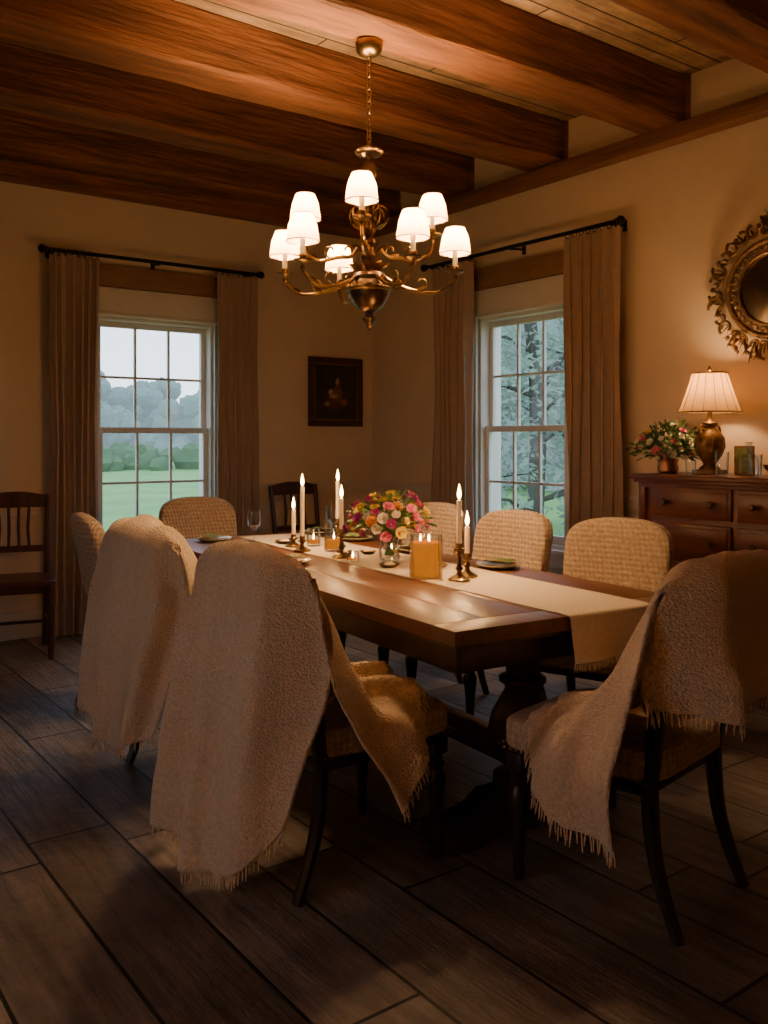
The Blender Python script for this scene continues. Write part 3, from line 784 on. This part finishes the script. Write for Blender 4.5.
def sconce():
    g = G(); y, z = 2.43, 1.50
    g.box((XR-.012, y, z), (.022, .07, .16), 0, .01)
    g.tube(smooth_path([(XR-.02, y, z-.03), (XR-.07, y, z-.06), (XR-.10, y, z-.02), (XR-.10, y, z+.0)], 5), .007, 0, 8)
    g.lathe([(.008, 0), (.03, .01), (.034, .02), (.012, .025), (.012, .04)], (XR-.10, y, z), 0, 16)
    for k in range(40):
        dv = Vector((random.uniform(-1, .3), random.uniform(-1, 1), random.uniform(-.4, 1)))
        leafg(g, Vector((XR-.09, y, z+.05)), dv, random.uniform(.05, .08), .012, 0)
    g.build('wall_sconce', [M['gilt']])
sconce()

# ------------------------------------------------------------------ painting
def painting():
    m, nt, out = newmat('dark_still_life')
    b = N(nt, 'ShaderNodeBsdfPrincipled', Roughness=0.35)
    v = coords(nt, (1, 1, 1))
    base = N(nt, 'ShaderNodeTexNoise', Scale=5.0, Detail=5.0); nt.links.new(v, base.inputs['Vector'])
    dn = N(nt, 'ShaderNodeTexNoise', Scale=14.0, Detail=3.0); nt.links.new(v, dn.inputs['Vector'])
    vm = N(nt, 'ShaderNodeVectorMath', operation='MULTIPLY_ADD'); nt.links.new(dn.outputs['Color'], vm.inputs[0]); vm.inputs[1].default_value = (.05, 0, .05); 
    nt.links.new(v, vm.inputs[2]); vv = vm.outputs[0]
    cur = ramp(nt, base.outputs['Fac'], [(.3, (.010, .009, .007)), (.75, (.055, .038, .026))])
    for (px, pz, sx, sz, c) in [(-.0, -.09, .12, .07, (.12, .04, .018)), (.02, -.01, .055, .09, (.20, .09, .045)), (.015, .085, .028, .036, (.50, .32, .2)),
                                (-.05, .0, .03, .02, (.55, .38, .26)), (-.02, -.03, .05, .022, (.45, .30, .2)), (.08, -.08, .04, .03, (.32, .11, .05)), (-.08, -.10, .035, .022, (.30, .25, .16))]:
        px += .025; pz += .025
        mp = N(nt, 'ShaderNodeMapping'); mp.inputs['Location'].default_value = (-px/sx, 0, -pz/sz); mp.inputs['Scale'].default_value = (1/sx, 0, 1/sz)
        nt.links.new(vv, mp.inputs[0])
        ln = N(nt, 'ShaderNodeVectorMath', operation='LENGTH'); nt.links.new(mp.outputs[0], ln.inputs[0])
        f = ramp(nt, ln.outputs['Value'], [(.45, (1, 1, 1)), (1.0, (0, 0, 0))])
        mx = N(nt, 'ShaderNodeMix', data_type='RGBA'); nt.links.new(f, mx.inputs[0]); nt.links.new(cur, mx.inputs[6]); mx.inputs[7].default_value = col(c)
        cur = mx.outputs[2]
    nt.links.new(cur, b.inputs['Base Color']); nt.links.new(b.outputs[0], out.inputs[0])
    g = G(); w, h = .52, .56
    g.box((0, -.010, 0), (w-.08, .012, h-.08), 1, 0)
    for (cx, cz, sx, sz) in ((0, h/2-.025, w, .05), (0, -h/2+.025, w, .05), (-w/2+.025, 0, .05, h-.1), (w/2-.025, 0, .05, h-.1)):
        g.box((cx, -.018, cz), (sx, .034, sz), 0, .008)
    for (cx, cz, sx, sz) in ((0, h/2-.055, w-.1, .012), (0, -h/2+.055, w-.1, .012), (-w/2+.055, 0, .012, h-.12), (w/2-.055, 0, .012, h-.12)):
        g.box((cx, -.02, cz), (sx, .02, sz), 2, .003)
    g.build('framed_painting', [M['sidechair'], m, M['gilt']], loc=(4.04, YB-.002, 1.69))
painting()

# ------------------------------------------------------------------ chandelier
def chandelier(cx, cy):
    e = empty('chandelier', (cx, cy, 0))
    g = G()
    g.lathe([(.012, 3.015), (.03, 3.02), (.052, 3.035), (.06, 3.055), (.062, 3.08)], (0, 0, 0), 0, 28)
    z = 3.01; k = 0
    while z > 2.62:
        pts = []
        for j in range(13):
            a = 2*PI*j/12; lx = .011*math.cos(a); lz = .019*math.sin(a)
            pts.append((lx, 0, z-.012+lz) if k % 2 else (0, lx, z-.012+lz))
        g.tube(pts, .0035, 0, 6, False); z -= .027; k += 1
    col_prof = [(.006, 2.63), (.014, 2.62), (.016, 2.605), (.05, 2.60), (.056, 2.59), (.052, 2.575), (.02, 2.565), (.016, 2.55), (.03, 2.53), (.042, 2.505), (.036, 2.48), (.016, 2.46),
                (.013, 2.43), (.024, 2.41), (.024, 2.40), (.014, 2.385), (.018, 2.34), (.034, 2.30), (.040, 2.27), (.030, 2.235), (.016, 2.21), (.030, 2.195), (.034, 2.18), (.022, 2.16),
                (.028, 2.14), (.040, 2.12), (.032, 2.09), (.022, 2.07), (.04, 2.055), (.07, 2.045), (.078, 2.03), (.074, 2.015), (.088, 2.0), (.093, 1.975), (.088, 1.945), (.068, 1.905), (.04, 1.88),
                (.02, 1.868), (.018, 1.858), (.030, 1.848), (.032, 1.838), (.018, 1.822), (.012, 1.81), (.014, 1.803), (.004, 1.79)]
    g.lathe(col_prof, (0, 0, 0), 1, 32)
    g.lathe([(.094, 1.985), (.100, 1.98), (.100, 1.97), (.094, 1.965)], (0, 0, 0), 0, 32)
    g.lathe([(.058, 2.598), (.064, 2.59), (.058, 2.582)], (0, 0, 0), 0, 32, star=.06, starn=12)
    base = math.atan2(-cy, -cx)
    def arm(az, rr, zs, zcup, mid, m=0):
        a = base+az; dx, dy = math.cos(a), math.sin(a)
        def q(r, zz): return (dx*r, dy*r, zz)
        p = smooth_path([q(.05, zs), q(rr*.28, zs-.035), q(rr*.5, mid), q(rr*.78, mid-.012), q(rr*.97, mid+.03), q(rr, zcup)], 6)
        g.tube(p, [.0095-.003*i/len(p) for i in range(len(p))], m, 8)
        for (fr, s_, sc_) in ((.60, 1, 1.0), (.34, -1, .8)):
            sc = []
            for j in range(16):
                t = j/15; an = -PI*.6+s_*t*4.6; r_ = .036*sc_*(1-.7*t)
                sc.append(q(rr*fr+r_*math.cos(an), mid+.032+r_*math.sin(an)))
            g.tube(sc, .0045, 0, 6)
        for ff in (.3, .55, .8): leafg(g, Vector(q(rr*ff, mid+.0)), Vector((dx, dy, .6)), .06, .011, 0)
        o = q(rr, 0)
        g.lathe([(.006, zcup-.03), (.012, zcup-.02), (.007, zcup-.008), (.018, zcup), (.038, zcup+.008), (.040, zcup+.014), (.016, zcup+.016), (.014, zcup+.03), (.018, zcup+.034), (.012, zcup+.038)], o, 0, 18)
        g.lathe([(.0115, zcup+.036), (.0115, zcup+.10)], o, 2, 12)
        return o
    shades = []
    for az in (-46, 28, 86, -98, -158):
        o = arm(R(az), .385, 2.04, 2.04, 1.97); shades.append((o, 2.13))
    for az in (-6, -97, 98):
        o = arm(R(az), .29, 2.16, 2.22, 2.12); shades.append((o, 2.295))
    for k in range(8):
        a = 2*PI*k/8; pts = []
        for j in range(14):
            t = j/13; an = -PI/2+t*5.0; r_ = .045*(1-.6*t); rad = .05+r_*math.cos(an)
            pts.append((math.cos(a)*rad, math.sin(a)*rad, 2.31+r_*math.sin(an)*1.3))
        g.tube(pts, .004, 0, 6)
        for (zz, ll) in ((2.05, .09), (2.14, .08), (2.24, .07)): leafg(g, Vector((.03*math.cos(a), .03*math.sin(a), zz)), Vector((math.cos(a), math.sin(a), 1.0)), ll, .015, 0)
    g.build('frame', [M['brass'], M['bronze'], M['wax']], e)
    g = G(); gb_ = G(); gt = G()
    for (o, zb) in shades:
        h = .115; rb, rt = .070, .042
        g.lathe([(rb, zb), (rb*.96, zb+.025), (.060, zb+.07), (rt, zb+h)], o, 0, 36, closed=False)
        for (r, z) in ((rb, zb), (rt, zb+h)): gt.tube([(o[0]+r*math.cos(2*PI*k/32), o[1]+r*math.sin(2*PI*k/32), z) for k in range(33)], .0022, 0, 5, False)
        gb_.sph((o[0], o[1], zb+.045), (.013, .013, .024), 0, 10, 8)
        light('bulb_light', (o[0], o[1], zb+.065), 38.0, (1.0, .59, .275), .02, e)
    g.build('shades', [M['shade']], e); gb_.build('bulbs', [M['bulb']], e); gt.build('shade_trims', [M['brass']], e)
chandelier(2.34, 3.275)

# ------------------------------------------------------------------ candles & table ware
TZ = .7605; RZ = .7645
def flame_geo(g, x, y, z, m, s=1.0):
    g.lathe([(.0005*s, 0), (.004*s, .006*s), (.0055*s, .013*s), (.004*s, .024*s), (.0015*s, .034*s), (.0003*s, .040*s)], (x, y, z), m, 12)
def candlestick(loc, ztop, holder=.12, z0=RZ, r=.010, style=0):
    g = G(); H_ = ztop-z0-.05
    hp = [(.01, 0), (.040, 0), (.042, .006), (.030, .012), (.012, .022), (.009, .035), (.016, .045), (.009, .055)]
    if holder > .07: hp += [(.008, holder-.035), (.014, holder-.03), (.009, holder-.022)]
    hp += [(.010, holder-.018), (.022, holder-.012), (.022, holder-.008), (.013, holder-.006), (.013, holder+.012), (.011, holder+.012)]
    g.lathe(hp, (0, 0, 0), 0, 24)
    g.lathe([(r, holder-.004), (r, H_-.002), (r*.8, H_), (.001, H_-.001)], (0, 0, 0), 1, 16)
    g.tube([(0, 0, H_-.003), (.001, 0, H_+.006)], .0008, 3, 5)
    flame_geo(g, 0, 0, H_+.003, 2, 1.5)
    ob = g.build('brass_candlestick', [M['brass'], M['wax'], M['flame'], M['iron']], loc=(loc[0], loc[1], z0))
    light('candle_light', (0, 0, H_+.045), 4.0, (1.0, .52, .20), .015, ob)
    return ob
candlestick((2.27, 2.585), 1.12, .13); candlestick((2.36, 2.64), 1.01, .08)
candlestick((2.262, 3.72), 1.125, .06); candlestick((2.50, 3.77), 1.14, .13); candlestick((2.275, 3.40), 1.085, .12); candlestick((2.32, 3.90), 1.00, .05)
def pillar(loc):
    g = G()
    R0 = .066; h = .165
    g.lathe([(.02, 0), (R0-.003, 0), (R0, .005), (R0, h), (R0-.003, h), (R0-.003, .006), (.02, .006)], (0, 0, 0), 0, 36)
    g.lathe([(.02, .008), (R0-.006, .008), (R0-.006, h-.03), (R0-.012, h-.026), (R0-.02, h-.032), (.002, h-.036)], (0, 0, 0), 1, 36)
    for k in range(3):
        a = 2*PI*k/3+.4; x, y = .022*math.cos(a), .022*math.sin(a); g.tube([(x, y, h-.036), (x, y, h-.024)], .001, 3, 5); flame_geo(g, x, y, h-.026, 2, .7)
    ob = g.build('pillar_candle', [M['glass'], M['waxglow'], M['flame'], M['iron']], loc=(loc[0], loc[1], RZ))
    light('pillar_light', (0, 0, h+.05), 1.8, (1.0, .48, .16), .02, ob)
pillar((2.225, 2.73))
def plate(lx, ly, napkin=True, r=.095):
    loc = tw(lx, ly, TZ)
    g = G()
    g.lathe([(.02, 0), (r*.6, 0), (r, .016), (r, .019), (r*.62, .005), (.02, .005)], (0, 0, 0), 0, 40)
    g.lathe([(.02, .006), (r*.5, .006), (r*.78, .018), (r*.78, .021), (r*.5, .010), (.02, .010)], (0, 0, 0), 2, 36)
    if napkin:
        vs = []; fs = []; n = 14
        for j in range(n+1):
            for i in range(n+1):
                x = (i/n-.5)*.12; y = (j/n-.5)*.09
                vs.append((x+.01*math.sin(y*40), y, .026+.012*abs(noise.noise(Vector((x*22, y*22, loc[0]))))+.008*(1-(2*i/n-1)**2)))
        for j in range(n):
            for i in range(n): a = j*(n+1)+i; fs.append([a, a+1, a+n+2, a+n+1])
        g.add(vs, fs, 1)
    return g.build('place_setting_plate', [M['china'], M['green'], M['brass']], loc=loc, rz=random.uniform(0, 3))
for (a, b) in ((.403, -.42), (.403, .22), (.403, .80), (-.26, 1.16), (-.28, .72), (-.30, .15), (.39, 1.20)): plate(a, b)
def dish(loc, r=.045, z=RZ):
    g = G(); g.lathe([(.01, 0), (r*.6, 0), (r, .012), (r, .015), (r*.6, .004), (.01, .004)], (0, 0, 0), 0, 28)
    g.sph((0, 0, .012), (r*.55, r*.5, .010), 1, 12, 6)
    return g.build('small_dish', [M['brass'], M['runner']], loc=(loc[0], loc[1], z))
dish((2.27, 3.03)); dish((2.42, 2.90)); dish((2.36, 3.50), .045); dish((2.36, 4.06), .05); dish((2.46, 3.45), .04)
def jar(loc, h=.15, r=.045, lit=False, z=RZ):
    g = G(); g.lathe([(r*.3, 0), (r*.9, 0), (r, .01), (r, h*.8), (r*.82, h*.92), (r*.88, h), (r*.82, h), (r*.76, h*.92), (r*.94, h*.8), (r*.94, .012), (r*.3, .008)], (0, 0, 0), 0, 28)
    g.lathe([(r*.2, .009), (r*.85, .013), (r*.9, h*.35), (.002, h*.35)], (0, 0, 0), 1, 24)
    if lit: flame_geo(g, 0, 0, h*.36, 2, .8)
    return g.build('glass_jar', [M['glass'], M['waxglow'], M['flame']], loc=(loc[0], loc[1], z))
jar((2.385, 3.63), .16, .048, True); jar((2.42, 3.87), .09, .035, True); jar((2.50, 3.32), .07, .033, True); jar((2.235, 3.25), .05, .028, True)
def goblet(lx, ly):
    g = G(); g.lathe([(.005, 0), (.032, 0), (.032, .003), (.006, .008), (.004, .07), (.012, .08), (.034, .105), (.038, .14), (.034, .175), (.0325, .175), (.036, .14), (.032, .107), (.005, .085)], (0, 0, 0), 0, 28)
    return g.build('wine_glass', [M['glass']], loc=tw(lx, ly, TZ))
for l in ((.36, .38), (.36, .98), (-.15, .88)): goblet(*l)

# ------------------------------------------------------------------ invented standing lamp, out of view, added as warm foreground fill
def added_fill_lamp(x, y):
    e = empty('added_fill_lamp', (x, y, 0)); g = G()
    g.lathe([(.14, 0), (.14, .015), (.05, .03), (.014, .05), (.012, 1.35), (.02, 1.37), (.008, 1.40)], (0, 0, 0), 0, 28); g.build('stand', [M['bronze']], e)
    g = G(); g.lathe([(.20, 1.36), (.13, 1.62)], (0, 0, 0), 0, 40, closed=False); g.build('shade', [M['lshade']], e)
    light('added_fill_light', (0, 0, 1.49), 50, (1.0, .62, .35), .06, e)
added_fill_lamp(-1.15, 0.75)

# ------------------------------------------------------------------ exterior
M['grass'] = pmat('meadow', (0.20, 0.38, 0.10), (0.12, 0.27, 0.07), 0.95, nscale=.5)
M['fartree'] = pmat('hazy_trees', (0.10, 0.17, 0.12), (0.05, 0.10, 0.08), 1.0, nscale=1.2, emit=(0.42, 0.55, 0.64), estr=.55)  # bluish emission put into the trees as haze, flattening their shading
M['midtree'] = pmat('bushes', (0.09, 0.17, 0.07), (0.05, 0.10, 0.045), 1.0, nscale=1.2, emit=(0.35, 0.52, 0.45), estr=.14)  # weak emission lightens the bushes in place of real haze
M['leafout'] = pmat('garden_foliage', (0.15, 0.25, 0.14), (0.07, 0.14, 0.09), 0.8, nscale=2, emit=(0.42, 0.54, 0.60), estr=.16)  # faint bluish emission on the leaves imitates misty air
M['bark'] = pmat('bark', (0.10, 0.09, 0.08), None, 0.9, nscale=4)
g = G(); n = 40; vs = []; fs = []
for j in range(n+1):
    for i in range(n+1):
        x = -60+200*i/n; y = -60+220*j/n; dist = max(0, math.hypot(x-2, y-3)-14)
        vs.append((x, y, -.35+.012*dist*noise.noise(Vector((x*.02, y*.02, 0)))*2))
for j in range(n):
    for i in range(n): a = j*(n+1)+i; fs.append([a, a+1, a+n+2, a+n+1])
g.add(vs, fs); g.build('meadow_ground', [M['grass']])
def blobtree(g, c, r, seed, m=0, seg=12, rings=8):
    vs = []; fs = []
    for j in range(rings+1):
        t = PI*j/rings
        for i in range(seg):
            a = 2*PI*i/seg; d = Vector((math.sin(t)*math.cos(a), math.sin(t)*math.sin(a), -math.cos(t)))
            k = 1+.35*noise.noise(d*2.3+Vector((seed, 0, 0)))+.3*noise.noise(d*6+Vector((seed, 3, 0)))
            vs.append(Vector(c)+Vector((d.x*r[0], d.y*r[1], d.z*r[2]))*k)
    for j in range(rings):
        for i in range(seg): k = (i+1) % seg; fs.append([j*seg+i, j*seg+k, (j+1)*seg+k, (j+1)*seg+i])
    g.add(vs, fs, m)
random.seed(21)
g = G()
for k in range(75):
    deg = 4+56*(k+random.uniform(-.4, .4))/75; a = R(deg); d = random.uniform(58, 84); hgt = random.uniform(3.0, 6.5); wd = random.uniform(1.6, 2.8)
    cx, cy = d*math.sin(a), d*math.cos(a)
    for q in range(26):
        t = random.random(); rr = wd*(1.05-abs(t-.4)*1.25)*random.uniform(.2, 1); th = random.uniform(0, 2*PI); s = random.uniform(.35, .8)
        blobtree(g, (cx+rr*math.cos(th), cy+rr*math.sin(th), t*hgt), (s*1.1, s*1.1, s), k*30+q)
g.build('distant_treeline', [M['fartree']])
g = G()
for k in range(110):
    a = R(random.uniform(6, 34)); d = random.uniform(44, 54); s = random.uniform(.25, .75)
    blobtree(g, (d*math.sin(a), d*math.cos(a), s*.6-.2), (s*1.3, s*1.3, s*1.2), k+100)
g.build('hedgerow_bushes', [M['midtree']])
g = G()
random.seed(5)
for (tx, ty, th) in ((9.5, 9.2, 6), (12.0, 10.5, 7), (11.0, 12.8, 7), (14.5, 11.5, 7), (9.0, 11.6, 5.5)):
    g.tube(smooth_path([(tx, ty, -.4), (tx+.1, ty, th*.3), (tx-.1, ty+.1, th*.7), (tx, ty, th)], 4), [.13]*5+[.1]*5+[.05]*3, 1, 8)
    for b in range(18):
        z0 = random.uniform(.1, th*.9); a = random.uniform(0, 2*PI); L = random.uniform(1.0, 2.0)
        p0 = Vector((tx, ty, z0)); p1 = p0+Vector((math.cos(a)*L, math.sin(a)*L, random.uniform(.1, .9)))
        g.tube([p0, p0.lerp(p1, .5)+Vector((0, 0, .1)), p1], [.04, .025, .01], 1, 5)
        for k in range(200):
            c = p0.lerp(p1, random.uniform(.2, 1.05))+Vector([random.gauss(0, .34) for _ in range(3)])
            d = Vector([random.gauss(0, 1) for _ in range(3)]).normalized(); s = d.orthogonal().normalized()
            l = random.uniform(.05, .10); w = l*.45
            g.add([c-d*l, c-s*w, c+d*l, c+s*w], [[0, 1, 2, 3]], 0)
g.build('garden_trees', [M['leafout'], M['bark']], smooth=False)
g = G()
for k in range(260):
    a = R(random.uniform(38, 60)); d = random.uniform(27, 33); s = random.uniform(.35, .95)
    blobtree(g, (d*math.sin(a), d*math.cos(a), random.uniform(0, 5.6)), (s*1.2, s*1.2, s), k+300)
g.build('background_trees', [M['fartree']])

# ------------------------------------------------------------------ world
w = bpy.data.worlds.new('World'); bpy.context.scene.world = w; w.use_nodes = True
nt = w.node_tree; nt.nodes.clear()
o = nt.nodes.new('ShaderNodeOutputWorld'); bg = nt.nodes.new('ShaderNodeBackground')
tc = nt.nodes.new('ShaderNodeTexCoord'); sp = nt.nodes.new('ShaderNodeSeparateXYZ'); nt.links.new(tc.outputs['Generated'], sp.inputs[0])
rc = ramp(nt, sp.outputs['Z'], [(0.0, (0.84, 0.91, 1.0)), (0.5, (0.52, 0.67, 0.92))])
nt.links.new(rc, bg.inputs[0]); bg.inputs[1].default_value = 3.4; nt.links.new(bg.outputs[0], o.inputs[0])

# ------------------------------------------------------------------ camera
cam = bpy.data.cameras.new('camera'); co = bpy.data.objects.new('camera', cam); bpy.context.scene.collection.objects.link(co)
co.location = (0, 0, 1.3); co.rotation_euler = (R(90), 0, R(-36.5)); cam.sensor_width = 36; cam.lens = 36*898/1024; cam.shift_y = -72/1024; cam.clip_start = .05; cam.clip_end = 500
bpy.context.scene.camera = co
